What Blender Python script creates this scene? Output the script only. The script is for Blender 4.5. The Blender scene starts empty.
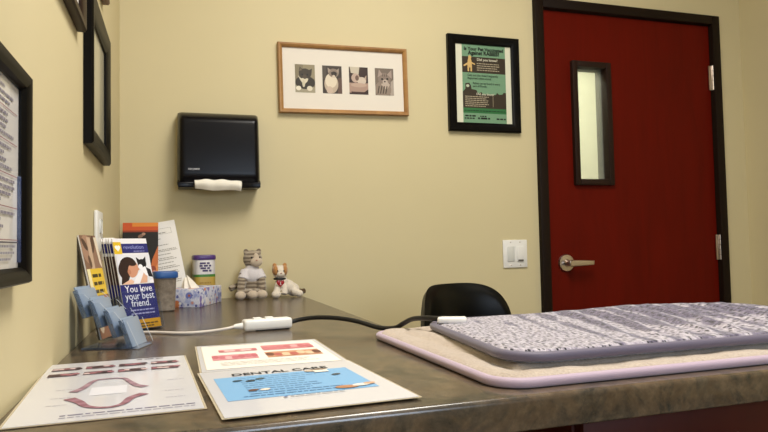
import bpy, bmesh, math, random
from mathutils import Matrix, Vector
random.seed(7)
SC = bpy.context.scene
COL = SC.collection
PI = math.pi
TOP = 0.86                      # height of the worktop

# ------------------------------------------------------------------ materials
def lin(c):
    if isinstance(c, str):
        c = c.lstrip('#'); c = [int(c[i:i+2], 16)/255 for i in (0, 2, 4)]
    return tuple(x/12.92 if x <= .04045 else ((x+.055)/1.055)**2.4 for x in c)
_mats = {}
def mat(name, col, rough=.5, metal=0, coat=0, spec=.5, sheen=0, trans=0, emit=None):
    if name in _mats: return _mats[name]
    m = bpy.data.materials.new(name); m.use_nodes = True
    b = m.node_tree.nodes['Principled BSDF']
    b.inputs['Base Color'].default_value = (*lin(col), 1)
    b.inputs['Roughness'].default_value = rough
    b.inputs['Metallic'].default_value = metal
    b.inputs['Coat Weight'].default_value = coat
    b.inputs['Coat Roughness'].default_value = .08
    b.inputs['Specular IOR Level'].default_value = spec
    b.inputs['Sheen Weight'].default_value = sheen
    b.inputs['Transmission Weight'].default_value = trans
    _mats[name] = m
    return m
def nodes(m): return m.node_tree.nodes, m.node_tree.links, m.node_tree.nodes['Principled BSDF']
def coords(m, scale=(1, 1, 1), rot=(0, 0, 0), kind='Object'):
    n, l, b = nodes(m)
    t = n.new('ShaderNodeTexCoord'); mp = n.new('ShaderNodeMapping')
    mp.inputs['Scale'].default_value = scale; mp.inputs['Rotation'].default_value = rot
    l.new(t.outputs[kind], mp.inputs['Vector'])
    return mp.outputs['Vector']
def noise(m, vec, scale, detail=4, rough=.55, dist=0):
    n, l, b = nodes(m)
    t = n.new('ShaderNodeTexNoise')
    t.inputs['Scale'].default_value = scale; t.inputs['Detail'].default_value = detail
    t.inputs['Roughness'].default_value = rough; t.inputs['Distortion'].default_value = dist
    l.new(vec, t.inputs['Vector'])
    return t.outputs['Fac']
def ramp(m, fac, stops, interp='LINEAR'):
    n, l, b = nodes(m)
    r = n.new('ShaderNodeValToRGB'); e = r.color_ramp.elements
    r.color_ramp.interpolation = interp
    while len(e) < len(stops): e.new(.5)
    for k, (p, c) in enumerate(stops):
        e[k].position = p; e[k].color = (*lin(c), 1)
    l.new(fac, r.inputs['Fac'])
    return r.outputs['Color']
def mixc(m, fac, a, b_, mode='MIX'):
    n, l, b = nodes(m)
    x = n.new('ShaderNodeMix'); x.data_type = 'RGBA'; x.blend_type = mode
    for s, v in ((0, fac), (6, a), (7, b_)):
        if isinstance(v, (int, float)): x.inputs[s].default_value = v
        elif isinstance(v, (str, tuple)): x.inputs[s].default_value = (*lin(v), 1)
        else: l.new(v, x.inputs[s])
    return x.outputs[2]
def setcol(m, out): nodes(m)[1].new(out, nodes(m)[2].inputs['Base Color'])
def bump(m, fac, dist=.002, strength=1):
    n, l, b = nodes(m)
    x = n.new('ShaderNodeBump'); x.inputs['Distance'].default_value = dist; x.inputs['Strength'].default_value = strength
    l.new(fac, x.inputs['Height']); l.new(x.outputs['Normal'], b.inputs['Normal'])

def wall_mat():
    m = mat('wall_paint', '#cec49c', .62, spec=.3)
    v = coords(m)
    setcol(m, ramp(m, noise(m, v, 1.3, 3), [(.3, '#cdc098'), (.7, '#d1c49d')]))
    bump(m, noise(m, v, 160, 3), .0006, .25)
    return m
WALL = wall_mat()
CEIL = mat('ceiling_tile', '#e9e6dc', .9)
def floor_mat():
    m = mat('floor_vinyl', '#8d8373', .4)
    setcol(m, ramp(m, noise(m, coords(m), 9, 6), [(.3, '#7d7465'), (.7, '#9a907f')]))
    return m
FLOOR = floor_mat()
def laminate():
    m = mat('worktop_laminate', '#454340', .22, spec=.85)
    v = coords(m)
    big = noise(m, v, 14, 7, .7, .8); fine = noise(m, v, 60, 5, .7)
    c1 = ramp(m, big, [(.34, '#141414'), (.46, '#4c4034'), (.56, '#67523d'), (.68, '#2b2c29')])
    c2 = ramp(m, fine, [(.34, '#161514'), (.5, '#463f37'), (.68, '#726555')])
    setcol(m, mixc(m, .38, c1, c2))
    return m
LAM = laminate()
def wood(name, a, b_, sc=(30, 3, 3), rough=.42, coat=.05, spec=.4):
    m = mat(name, a, rough, coat=coat, spec=spec)
    v = coords(m, sc)
    setcol(m, ramp(m, noise(m, v, 1.6, 6, .6, .8), [(.3, a), (.7, b_)]))
    return m
CHERRY = wood('door_cherry', '#560d02', '#620f03', (9, 9, 1.2), .5, 0, .1)
CABWOOD = wood('cabinet_cherry', '#3a0a05', '#440e07', (9, 9, 1.2), .5, 0, .25)
OAK = wood('oak_moulding', '#93683a', '#ae8249', (9, 9, 9), .45)
DKFRAME = mat('door_frame_paint', '#1a0f08', .5, spec=.15)
BLKFRAME = mat('black_frame', '#080605', .4, spec=.12)
BROWNFRAME = wood('walnut_frame', '#1d0f0a', '#2a1710', (20, 20, 20), .4, 0, .2)
STEEL = mat('satin_nickel', '#c9bdb4', .28, metal=1)
WHITEPL = mat('white_plastic', '#e8e6e2', .35)
GREYPL = mat('grey_plastic', '#d2d2cd', .4)
BLKPL = mat('black_smoke_plastic', '#0a080c', .27, spec=.18)
BLKVINYL = mat('black_vinyl', '#050504', .34, spec=.2)
BLKRUB = mat('black_rubber', '#0a0908', .5)
PAPER = mat('white_paper', '#eeeae6', .45, coat=.25)
LAMSHEET = mat('laminated_paper', '#d9d9e1', .3, coat=.5)
GLOSSPAPER = mat('glazed_paper', '#d9d5d2', .4, coat=.6)
TISSUE = mat('tissue_paper', '#efe8dc', .85)
PAPERTOWEL = mat('paper_towel', '#efe9dc', .9)
CREAMBOARD = mat('cream_mat_board', '#e0d8cc', .7)

def clear(name, tint, alpha, rough=.08, body=None):
    """thin clear plastic: mostly see-through, with a real glossy surface and a little body colour"""
    if name in _mats: return _mats[name]
    m = bpy.data.materials.new(name); m.use_nodes = True
    n, l = m.node_tree.nodes, m.node_tree.links
    b = n['Principled BSDF']; out = n['Material Output']
    b.inputs['Base Color'].default_value = (*lin(body or tint), 1); b.inputs['Roughness'].default_value = rough
    t = n.new('ShaderNodeBsdfTransparent'); t.inputs['Color'].default_value = (*lin(tint), 1)
    fr = n.new('ShaderNodeFresnel'); fr.inputs['IOR'].default_value = 1.22
    mx = n.new('ShaderNodeMath'); mx.operation = 'ADD'; mx.use_clamp = True; mx.inputs[1].default_value = alpha
    l.new(fr.outputs[0], mx.inputs[0])
    s = n.new('ShaderNodeMixShader'); l.new(mx.outputs[0], s.inputs[0]); l.new(t.outputs[0], s.inputs[1]); l.new(b.outputs[0], s.inputs[2])
    l.new(s.outputs[0], out.inputs['Surface'])
    _mats[name] = m
    return m
ACRYL = clear('clear_acrylic', '#fafbfc', .0, .04, '#a9b3c2')
BLUEACR = clear('blue_tint_acrylic', '#bac7d7', .34, .12, '#8c9cb3')
PANE = clear('vision_pane', '#f2f4ea', .2, .15, '#d6d9ca')
LAMCLEAR = clear('laminate_margin', '#f3efe6', .35, .2, '#ddd2bb')

def ink(c):
    return mat('ink_' + c.lstrip('#'), c, .5, coat=.05, spec=.35)

# ------------------------------------------------------------------ mesh building
class MB:
    def __init__(s): s.bm = bmesh.new(); s.mi = 0
    def _tag(s, n0):
        s.bm.faces.ensure_lookup_table()
        for f in s.bm.faces[n0:]: f.material_index = s.mi
    def box(s, c, d, bev=0, seg=2, rot=None):
        t = bmesh.new(); bmesh.ops.create_cube(t, size=1)
        for v in t.verts: v.co = Vector((v.co.x*d[0], v.co.y*d[1], v.co.z*d[2]))
        if bev: bmesh.ops.bevel(t, geom=t.edges[:], offset=bev, segments=seg, profile=.5, affect='EDGES')
        M = Matrix.Translation(Vector(c))
        if rot is not None: M = M @ (rot if isinstance(rot, Matrix) else Matrix.Rotation(rot, 4, 'Z'))
        t.transform(M); s.merge(t); return s
    def merge(s, t):
        n0 = len(s.bm.faces)
        me = bpy.data.meshes.new('tmp'); t.to_mesh(me); t.free(); s.bm.from_mesh(me); bpy.data.meshes.remove(me)
        s._tag(n0)
    def ball(s, c, r, rot=None, u=24, v=14):
        t = bmesh.new(); bmesh.ops.create_uvsphere(t, u_segments=u, v_segments=v, radius=1)
        r = (r, r, r) if isinstance(r, (int, float)) else r
        M = Matrix.Translation(Vector(c))
        if rot is not None: M = M @ rot
        t.transform(M @ Matrix.Diagonal((*r, 1))); s.merge(t); return s
    def tube(s, pts, r, n=12, cap=True, closed=False):
        pts = [Vector(p) for p in pts]; rr = r if isinstance(r, (list, tuple)) else [r]*len(pts)
        t = bmesh.new(); rings = []; N = len(pts); prev = None
        for i, p in enumerate(pts):
            a = pts[i-1] if (i or closed) else p; b = pts[(i+1) % N] if (i < N-1 or closed) else p
            d = (b-a).normalized()
            if prev is None:
                x = d.cross(Vector((0, 0, 1)))
                if x.length < 1e-4: x = d.cross(Vector((1, 0, 0)))
            else: x = prev - d*prev.dot(d)
            x.normalize(); prev = x; y = d.cross(x)
            rings.append([t.verts.new(p + (x*math.cos(k*2*PI/n) + y*math.sin(k*2*PI/n))*rr[i]) for k in range(n)])
        M = N if closed else N-1
        for i in range(M):
            A, B = rings[i], rings[(i+1) % N]
            for k in range(n): t.faces.new((A[k], A[(k+1) % n], B[(k+1) % n], B[k]))
        if cap and not closed: t.faces.new(rings[0][::-1]); t.faces.new(rings[-1])
        bmesh.ops.recalc_face_normals(t, faces=t.faces[:])
        s.merge(t); return s
    def lathe(s, prof, n=32, M=None, sq=None):
        """profile [(radius, z)] spun round z; sq = exponent for a rounded-square section"""
        t = bmesh.new(); rings = []
        for r, z in prof:
            ring = []
            for k in range(n):
                a = (k+.5)*2*PI/n; c, q = math.cos(a), math.sin(a)
                if sq: f = (abs(c)**sq + abs(q)**sq)**(-1/sq)
                else: f = 1
                ring.append(t.verts.new((r*f*c, r*f*q, z)))
            rings.append(ring)
        for A, B in zip(rings, rings[1:]):
            for k in range(n): t.faces.new((A[k], A[(k+1) % n], B[(k+1) % n], B[k]))
        t.faces.new(rings[0][::-1]); t.faces.new(rings[-1])
        if M is not None: t.transform(M)
        s.merge(t); return s
    def prism(s, poly, z0, z1, M=None, bev=0, seg=3):
        t = bmesh.new()
        vs = [t.verts.new((x, y, z0)) for x, y in poly]
        f = t.faces.new(vs); r = bmesh.ops.extrude_face_region(t, geom=[f])
        for v in r['geom']:
            if isinstance(v, bmesh.types.BMVert): v.co.z = z1
        bmesh.ops.recalc_face_normals(t, faces=t.faces[:])
        if bev:
            es = [e for e in t.edges if abs(e.verts[0].co.z-e.verts[1].co.z) < 1e-6]
            bmesh.ops.bevel(t, geom=es, offset=bev, segments=seg, profile=.5, affect='EDGES')
        if M is not None: t.transform(M)
        s.merge(t); return s
    def grid(s, fn, nu, nv):
        t = bmesh.new()
        g = [[t.verts.new(fn(i/nu, j/nv)) for j in range(nv+1)] for i in range(nu+1)]
        for i in range(nu):
            for j in range(nv): t.faces.new((g[i][j], g[i+1][j], g[i+1][j+1], g[i][j+1]))
        s.merge(t); return s
    def build(s, name, m, parent=None, smooth=True, angle=40):
        me = bpy.data.meshes.new(name); s.bm.to_mesh(me); s.bm.free()
        for x in (m if isinstance(m, (list, tuple)) else [m]): me.materials.append(x)
        if smooth:
            for p in me.polygons: p.use_smooth = True
            me.set_sharp_from_angle(angle=math.radians(angle))
        o = bpy.data.objects.new(name, me); COL.objects.link(o)
        if parent is not None: o.parent = parent
        return o

def tag(o, label, cat, group=None):
    o['label'] = label; o['category'] = cat
    if group: o['group'] = group
    return o
def thing(name, label, cat, loc=(0, 0, 0), rz=0, group=None, M=None):
    o = bpy.data.objects.new(name, None); o.empty_display_size = .05; COL.objects.link(o)
    if M is not None: o.matrix_world = M
    else: o.location = loc; o.rotation_euler = (0, 0, rz)
    return tag(o, label, cat, group)
def struct(o): o['kind'] = 'structure'; return o
def frame_M(o, e, v):
    e = Vector(e).normalized(); v = Vector(v); v = (v - e*v.dot(e)).normalized(); n = e.cross(v)
    return Matrix(((e.x, v.x, n.x, o[0]), (e.y, v.y, n.y, o[1]), (e.z, v.z, n.z, o[2]), (0, 0, 0, 1)))
def lean_M(ox, oy, a, L, ro=0, z=TOP+.006):
    """a card standing at (ox,oy), bottom edge at angle a, leaning back by L, turned in its own plane by ro"""
    e = Vector((math.cos(a), math.sin(a), 0)); n = Vector((math.sin(a), -math.cos(a), 0))
    up = math.cos(L)*Vector((0, 0, 1)) - math.sin(L)*n
    return frame_M((ox, oy, z), math.cos(ro)*e + math.sin(ro)*up, -math.sin(ro)*e + math.cos(ro)*up)

class Flat:
    """printed artwork: coloured shapes lying on a sheet (local x right, y up, z out)"""
    def __init__(s, z=.0004, step=.00006): s.bm = bmesh.new(); s.cols = []; s.z = z; s.step = step
    def poly(s, pts, c):
        if c not in s.cols: s.cols.append(c)
        vs = [s.bm.verts.new((x, y, s.z)) for x, y in pts]; s.z += s.step
        f = s.bm.faces.new(vs); f.normal_update()
        if f.normal.z < 0: f.normal_flip()
        f.material_index = s.cols.index(c); return s
    def rect(s, x0, y0, x1, y1, c): return s.poly([(x0, y0), (x1, y0), (x1, y1), (x0, y1)], c)
    def ell(s, cx, cy, rx, ry, c, rot=0, n=20):
        ca, sa = math.cos(rot), math.sin(rot)
        return s.poly([(cx+rx*math.cos(t)*ca-ry*math.sin(t)*sa, cy+rx*math.cos(t)*sa+ry*math.sin(t)*ca) for t in (k*2*PI/n for k in range(n))], c)
    def words(s, x0, x1, y, h, c, ragged=.75):
        z = s.z; x = x0; end = x0 + (x1-x0)*random.uniform(ragged, 1)
        while x < end:
            w = min(random.uniform(1.2, 4.5)*h, end-x)
            s.z = z; s.rect(x, y, x+w, y+h, c); x += w + h*.6
        return s
    def build(s, name, parent, glaze=None):
        me = bpy.data.meshes.new(name); s.bm.to_mesh(me); s.bm.free()
        for c in s.cols: me.materials.append(ink(c))
        o = bpy.data.objects.new(name, me); COL.objects.link(o); o.parent = parent; return o

def lettering(txt, size, c, parent, loc, bold=0, sx=1, align='LEFT', name='lettering', M=None, space=1, m=None):
    cu = bpy.data.curves.new('txt', 'FONT'); cu.body = txt; cu.size = size; cu.offset = bold*size; cu.align_x = align
    cu.space_line = space; cu.resolution_u = 3; cu.extrude = .00005
    t = bpy.data.objects.new('txt', cu); COL.objects.link(t)
    dg = bpy.context.evaluated_depsgraph_get(); dg.update()
    me = bpy.data.meshes.new_from_object(t.evaluated_get(dg)); bpy.data.objects.remove(t); bpy.data.curves.remove(cu)
    T = Matrix.Translation(Vector(loc)) @ Matrix.Diagonal((sx, 1, 1, 1))
    me.transform((M if M is not None else Matrix.Identity(4)) @ T)
    me.name = name; me.materials.clear(); me.materials.append(m or ink(c))
    o = bpy.data.objects.new(name, me); COL.objects.link(o); o.parent = parent; return o

def spline(pts, n=10):
    P = [Vector(p) for p in pts]; P = [2*P[0]-P[1]]+P+[2*P[-1]-P[-2]]; out = []
    for i in range(1, len(P)-2):
        for k in range(n):
            t_ = k/n; a_, b, c, d_ = P[i-1], P[i], P[i+1], P[i+2]
            out.append(.5*((2*b)+(c-a_)*t_+(2*a_-5*b+4*c-d_)*t_**2+(3*b-a_-3*c+d_)*t_**3))
    return out+[P[-2]]

# ------------------------------------------------------------------ camera
cam = bpy.data.objects.new('camera', bpy.data.cameras.new('camera')); COL.objects.link(cam); SC.camera = cam
F, YAW, PITCH, ROLL = 653.839, .308, .0449, -.0202
fw = Vector((math.sin(YAW)*math.cos(PITCH), math.cos(YAW)*math.cos(PITCH), math.sin(PITCH)))
r0 = Vector((math.cos(YAW), -math.sin(YAW), 0)); u0 = r0.cross(fw)
R = math.cos(ROLL)*r0 + math.sin(ROLL)*u0; U = -math.sin(ROLL)*r0 + math.cos(ROLL)*u0
cam.matrix_world = Matrix(((R.x, U.x, -fw.x, .1853), (R.y, U.y, -fw.y, -2.4266), (R.z, U.z, -fw.z, TOP+.1781), (0, 0, 0, 1)))
cam.data.sensor_width = 36; cam.data.lens = F*36/768; cam.data.clip_start = .02

# ------------------------------------------------------------------ the room
RX, FY, CZ = 2.767, -4.3, 2.7
DL, DR, DT = 1.6824, 2.5825, TOP+1.1807         # door leaf
FW = .042                                        # door frame face width
struct(MB().box((RX/2, FY/2, -.05), (RX+.4, -FY+.4, .1)).build('floor', FLOOR, smooth=False))
struct(MB().box((RX/2, FY/2, CZ+.05), (RX+.4, -FY+.4, .1)).build('ceiling', CEIL, smooth=False))
struct(MB().box((-.06, FY/2, CZ/2), (.12, -FY, CZ)).build('wall_left', WALL, smooth=False))
struct(MB().box((RX+.06, FY/2, CZ/2), (.12, -FY, CZ)).build('wall_right', WALL, smooth=False))
struct(MB().box((RX/2, FY-.06, CZ/2), (RX+.24, .12, CZ)).build('wall_front', WALL, smooth=False))
w = MB()
w.box(((DL-FW-.12)/2, .06, CZ/2), (DL-FW+.12, .12, CZ))
w.box(((DR+FW+RX+.12)/2, .06, CZ/2), (RX+.12-DR-FW, .12, CZ))
w.box(((DL+DR)/2, .06, (DT+FW+CZ)/2), (DR-DL+2*FW, .12, CZ-DT-FW))
struct(w.build('wall_back', WALL, smooth=False))
BASE = mat('vinyl_base', '#4a3f35', .5)
struct(MB().box((1.13, -.006, .05), (1.0, .012, .1), .003).build('baseboard_back', BASE))
struct(MB().box((RX-.006, -2.15, .05), (.012, 4.25, .1), .003).build('baseboard_right', BASE))

# the passage seen through the door's glass
struct(MB().box((2.1, 1.6, 1.35), (3.2, .1, 2.7)).build('wall_corridor', mat('corridor_paint', '#d9d8c6', .7), smooth=False))
struct(MB().box((2.1, .85, -.05), (3.2, 1.5, .1)).build('floor_corridor', FLOOR, smooth=False))
struct(MB().box((2.1, .85, 2.75), (3.2, 1.5, .1)).build('ceiling_corridor', CEIL, smooth=False))

# door
d = thing('door_1', 'dark cherry door with narrow glass pane and lever handle in dark frame', 'door', (DL, 0, 0)); d['kind'] = 'structure'
W = DR-DL; H = DT
wx0, wx1, wz0, wz1 = .137, .334, TOP+.421, TOP+.962     # vision panel, outer edges of its frame
leaf = MB(); y0, ty = .025, .045
ox0, ox1, oz0, oz1 = wx0+.015, wx1-.015, wz0+.015, wz1-.015
bml = leaf.bm; lv = {}
for yy in (y0-ty/2, y0+ty/2):
    for q, (x, z) in enumerate(((.004, .006), (W-.004, .006), (W-.004, H-.004), (.004, H-.004), (ox0, oz0), (ox1, oz0), (ox1, oz1), (ox0, oz1))): lv[yy, q] = bml.verts.new((x, yy, z))
ya, yb = y0-ty/2, y0+ty/2
for q in range(4):
    r = (q+1) % 4
    for yy in (ya, yb): bml.faces.new((lv[yy, q], lv[yy, r], lv[yy, 4+r], lv[yy, 4+q]))
    bml.faces.new((lv[ya, q], lv[ya, r], lv[yb, r], lv[yb, q])); bml.faces.new((lv[ya, 4+q], lv[ya, 4+r], lv[yb, 4+r], lv[yb, 4+q]))
bmesh.ops.recalc_face_normals(bml, faces=bml.faces[:])
leaf.build('door_leaf', CHERRY, d, smooth=False)
fr = MB()
fr.box((-FW/2, .05, (H+FW)/2), (FW, .144, H+FW), .003); fr.box((W+FW/2, .05, (H+FW)/2), (FW, .144, H+FW), .003)
fr.box((W/2, .05, H+FW/2), (W, .144, FW), .003)
fr.build('door_frame', DKFRAME, d)
vf = MB(); b_ = .026
for c, s in (((wx0+b_/2, 0, (wz0+wz1)/2), (b_, .085, wz1-wz0)), ((wx1-b_/2, 0, (wz0+wz1)/2), (b_, .085, wz1-wz0)),
             (((wx0+wx1)/2, 0, wz0+b_/2), (wx1-wx0-2*b_, .085, b_)), (((wx0+wx1)/2, 0, wz1-b_/2), (wx1-wx0-2*b_, .085, b_))):
    vf.box((c[0], y0, c[2]), s, .003)
vfo = vf.build('pane_frame', mat('vision_frame_paint', '#24140d', .5, spec=.2), d)
MB().box(((wx0+wx1)/2, y0, (wz0+wz1)/2), (wx1-wx0-2*b_+.004, .006, wz1-wz0-2*b_+.004)).build('pane', PANE, d, smooth=False)
hx, hz = .0836, TOP+.088
hd = MB(); Mh = Matrix.Translation((hx, y0-ty/2, hz)) @ Matrix.Rotation(PI/2, 4, 'X')
hd.lathe([(.0375, 0), (.0375, .006), (.034, .011), (.016, .013), (.013, .02), (.0125, .05), (.010, .056)], 40, Mh)
Ml = frame_M((hx, y0-ty/2-.041, hz), (1, 0, 0), (0, 0, 1))
hd.prism([(-.013, -.013), (.0, -.0145), (.05, -.013), (.106, -.0105), (.108, .0085), (.05, .011), (.0, .0125), (-.013, .011)], 0, .013, Ml, .004, 3)
hd.build('lever_handle', STEEL, d)
for hzc in (TOP+.93, TOP+.139, .25):
    h = MB(); h.box((W-.004, -.004, hzc), (.028, .006, .115), .001)
    for k in range(5): h.tube([(W+.004, -.008, hzc-.057+k*.0232), (W+.004, -.008, hzc-.057+k*.0232+.0215)], .0075, 12)
    h.build('hinge', STEEL, d)

# ------------------------------------------------------------------ worktop and cabinet
WL, PB, PE = .6268, -1.1, 1.9                  # width of the run along the wall, rear edge and end of the peninsula
fy = lambda x: -1.745 + .0175*(x-.5)
poly = [(0, fy(0)), (PE, fy(PE)), (PE, PB), (WL, PB), (WL, 0), (0, 0)]
wt = MB().prism(poly, TOP-.042, TOP, None, .007, 4).build('worktop', LAM)
tag(wt, 'brown mottled laminate worktop along the left wall turning into a peninsula', 'worktop')
cb = thing('base_cabinet', 'dark cherry cabinet under the front of the peninsula worktop', 'cabinet', (.672, -1.70, 0))
CW = 1.2
MB().box((CW/2, .29, .1+(TOP-.042-.1)/2), (CW, .54, TOP-.142), .002).build('body', CABWOOD, cb)
for k in range(3):
    x = .2+k*.4
    dr_ = MB().box((x, .01, .425), (.392, .02, .58), .003).build('door', CABWOOD, cb)
    MB().tube([(x+.15, 0, .62), (x+.15, -.025, .62), (x+.15, -.025, .54), (x+.15, 0, .54)], .005, 10).build('handle', STEEL, dr_)
    w_ = MB().box((x, .01, .766), (.392, .02, .092), .003).build('drawer', CABWOOD, cb)
    MB().tube([(x-.05, 0, .766), (x-.05, -.025, .766), (x+.05, -.025, .766), (x+.05, 0, .766)], .005, 10).build('handle', STEEL, w_)
MB().box((CW/2, .31, .05), (CW-.02, .48, .1)).build('toe_kick', BLKRUB, cb, smooth=False)

# ------------------------------------------------------------------ wall pictures
def moulding(wd, ht, b, dp, m, parent, name='frame', inner=None):
    """picture moulding with mitred corners: x 0..wd, y 0..ht, front at z=dp"""
    t = MB()
    prof = [(0, 0), (0, dp*.8), (b*.12, dp), (b*.45, dp*.97), (b*.8, dp*.8), (b, dp*.55), (b, 0)]
    bm = t.bm; rings = []
    for (sx, sy, cx, cy) in ((1, 1, 0, 0), (-1, 1, wd, 0), (-1, -1, wd, ht), (1, -1, 0, ht)):
        rings.append([bm.verts.new((cx+sx*i, cy+sy*i, z)) for i, z in prof])
    n = len(prof)
    for k in range(4):
        A, B = rings[k], rings[(k+1) % 4]
        for j in range(n): bm.faces.new((A[j], B[j], B[(j+1) % n], A[(j+1) % n]))
    bmesh.ops.recalc_face_normals(bm, faces=bm.faces[:])
    return t.build(name, m, parent, angle=25)

# four cat photographs in an oak frame
a = .0153
pf = thing('picture_frame', 'wide oak picture frame holding four small cat photographs', 'picture',
           M=frame_M((.5529, -.001, TOP+.6796), (math.cos(a), 0, math.sin(a)), (-math.sin(a), 0, math.cos(a))))
moulding(.5105, .2661, .017, .022, OAK, pf)
MB().box((.255, .133, .006), (.485, .24, .004)).build('mat_board', CREAMBOARD, pf, smooth=False)
def photo(cx, draw):
    f = Flat(.0085, .00004); w_, h_ = .076, .107; x0, y0_ = cx-w_/2, .133-h_/2
    class A:                                      # draw in a unit photo
        def p(s, pts, c): f.poly([(x0+min(max(x, 0), 1)*w_, y0_+min(max(y, 0), 1)*h_) for x, y in pts], c)
        def e(s, x, y, rx, ry, c, rot=0):
            pts = []
            for k in range(22):
                t = k*2*PI/22; pts.append((x+rx*math.cos(t)*math.cos(rot)-ry*math.sin(t)*math.sin(rot), y+rx*math.cos(t)*math.sin(rot)+ry*math.sin(t)*math.cos(rot)))
            s.p(pts, c)
    draw(A()); f.build('photograph', pf)
def cat1(g):
    g.p([(0, 0), (1, 0), (1, 1), (0, 1)], '#7d7258'); g.p([(.45, .5), (1, .5), (1, 1), (.4, 1)], '#8f8468'); g.p([(0, 0), (1, 0), (1, .2), (0, .24)], '#9c947c')
    g.e(.5, .36, .5, .24, '#2f271b'); g.e(.5, .66, .31, .2, '#3a3022'); g.p([(.18, .7), (.24, .92), (.42, .8)], '#3a3022'); g.p([(.62, .78), (.86, .86), (.82, .62)], '#3a3022')
    g.p([(.22, .76), (.26, .88), (.36, .8)], '#6e5f48'); g.p([(.14, .6), (.3, .5), (.46, .52), (.66, .5), (.62, .4), (.42, .26), (.26, .44)], '#d2c8b0'); g.e(.48, .56, .1, .08, '#4d4030')
    g.e(.36, .64, .045, .03, '#14100a'); g.e(.62, .64, .045, .03, '#14100a'); g.e(.42, .32, .07, .13, '#c8bfa6'); g.e(.16, .15, .13, .08, '#e0d8c4'); g.e(.72, .15, .14, .09, '#d6ccb6')
def cat2(g):
    g.p([(0, 0), (1, 0), (1, 1), (0, 1)], '#3a3029'); g.p([(.78, 0), (1, 0), (1, .6), (.8, .55)], '#5c463c'); g.p([(0, .5), (.2, .5), (.2, 1), (0, 1)], '#4b4238')
    g.e(.45, .34, .36, .34, '#b8a692'); g.e(.44, .46, .3, .26, '#d9ccb6'); g.e(.36, .12, .16, .14, '#c3ae9c'); g.e(.58, .74, .27, .16, '#857567')
    g.p([(.3, .74), (.28, .93), (.44, .84)], '#a08f80'); g.p([(.72, .84), (.86, .92), (.84, .72)], '#a08f80'); g.e(.6, .7, .14, .1, '#2a211b'); g.e(.58, .62, .08, .05, '#c9b9a6')
    g.e(.48, .74, .045, .025, '#0f0c09'); g.e(.7, .74, .045, .025, '#0f0c09')
def cat3(g):
    g.p([(0, 0), (1, 0), (1, 1), (0, 1)], '#34221d'); g.p([(.1, .78), (.5, .72), (.56, 1), (.05, 1)], '#c2b7a4'); g.p([(0, .06), (.7, .05), (1, .2), (1, .42), (0, .42)], '#a5897a')
    g.e(.34, .6, .22, .17, '#b9a091'); g.e(.66, .5, .24, .14, '#c8b8a8'); g.p([(.8, .6), (.92, .72), (.9, .5)], '#b09a8a'); g.e(.42, .6, .1, .1, '#6d5548'); g.p([(.1, .05), (.72, .02), (.86, .09), (.1, .1)], '#3b2420'); g.e(.5, .34, .42, .08, '#b79d8c')
def cat4(g):
    g.p([(0, 0), (1, 0), (1, 1), (0, 1)], '#72655a'); g.p([(.8, 0), (1, 0), (1, .6), (.84, .5)], '#a99c90'); g.e(.42, .22, .44, .32, '#8c7c6e'); g.e(.5, .6, .34, .24, '#85756a')
    g.p([(.14, .66), (.22, .96), (.4, .78)], '#a18f84'); g.p([(.66, .78), (.9, .96), (.9, .62)], '#a18f84'); g.p([(.3, .42), (.6, .2), (.8, .4), (.66, .5)], '#b7a698'); g.e(.54, .5, .14, .09, '#b9a99c')
    for k in range(4): g.p([(.1+.14*k, .06), (.16+.14*k, .06), (.24+.14*k, .34), (.18+.14*k, .34)], '#4a3e36')
    for k in range(3): g.p([(.4+.1*k, .7), (.44+.1*k, .7), (.42+.1*k, .82)], '#3f342d')
    g.e(.38, .6, .06, .035, '#1b1511'); g.e(.66, .61, .06, .035, '#1b1511'); g.e(.52, .51, .05, .03, '#3c2e28')
for k, fn in enumerate((cat1, cat2, cat3, cat4)): photo(.5105*(.199+.2055*k), fn)

# green rabies poster
pp = thing('poster_frame', 'black framed green poster about rabies hanging beside the door', 'picture', M=frame_M((1.237, -.001, TOP+.6356), (1, 0, 0), (0, 0, 1)))
moulding(.3238, .3971, .036, .022, BLKFRAME, pp)
MB().box((.162, .1985, .005), (.262, .336, .004)).build('sheet', mat('poster_paper', '#d8d6bf', .5), pp, smooth=False)
X0, X1, Y0, Y1 = .0655, .2625, .036, .361
def py(t): return Y1-(Y1-Y0)*t
f = Flat(.0075, .00004); G, B, TXT = '#6f9475', '#352c20', '#12170f'
f.rect(X0, Y0, X1, Y1, G)
f.rect(X0, py(.36), X1, py(.155), B)
f.poly([(X0, py(.61)), (X0+.012, py(.57)), (X0+.012, py(.5)), (X0+.03, py(.49)), (X0+.038, py(.53)), (X0+.04, py(.57)), (X0+.062, py(.58)), (X0+.07, py(.63)), (X0+.084, py(.6)), (X0+.09, py(.63)),
        (X0+.15, py(.63)), (X0+.155, py(.6)), (X0+.165, py(.625)), (X0+.18, py(.62)), (X0+.186, py(.595)), (X1, py(.6)), (X1, py(.81)), (X0, py(.81))], B)
f.ell(X0+.023, py(.53), .007, .006, '#b7bfa5'); f.rect(X0, py(.875), X1, py(.81), '#2e6b3c')
dog = '#c9a86b'
f.ell(X0+.034, py(.23), .009, .022, dog); f.ell(X0+.035, py(.165), .007, .008, dog); f.rect(X0+.024, py(.345), X0+.031, py(.25), dog); f.rect(X0+.037, py(.345), X0+.044, py(.25), dog)
f.poly([(X0+.03, py(.22)), (X0+.006, py(.27)), (X0+.008, py(.285)), (X0+.032, py(.25))], dog); f.poly([(X0+.04, py(.22)), (X0+.058, py(.245)), (X0+.058, py(.26)), (X0+.038, py(.24))], dog)
for k in range(4): f.words(X0+.066, X1-.01, py(.245+.028*k), .0035, '#a89c84')
for k in range(6): f.words(X0+.01, X1-.075, py(.67+.024*k), .0033, '#a89c84')
f.rect(X1-.062, py(.79), X1-.0605, py(.64), '#a89c84'); f.words(X0+.006, X1-.006, py(.85), .0035, '#173b1f', 1)
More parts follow.
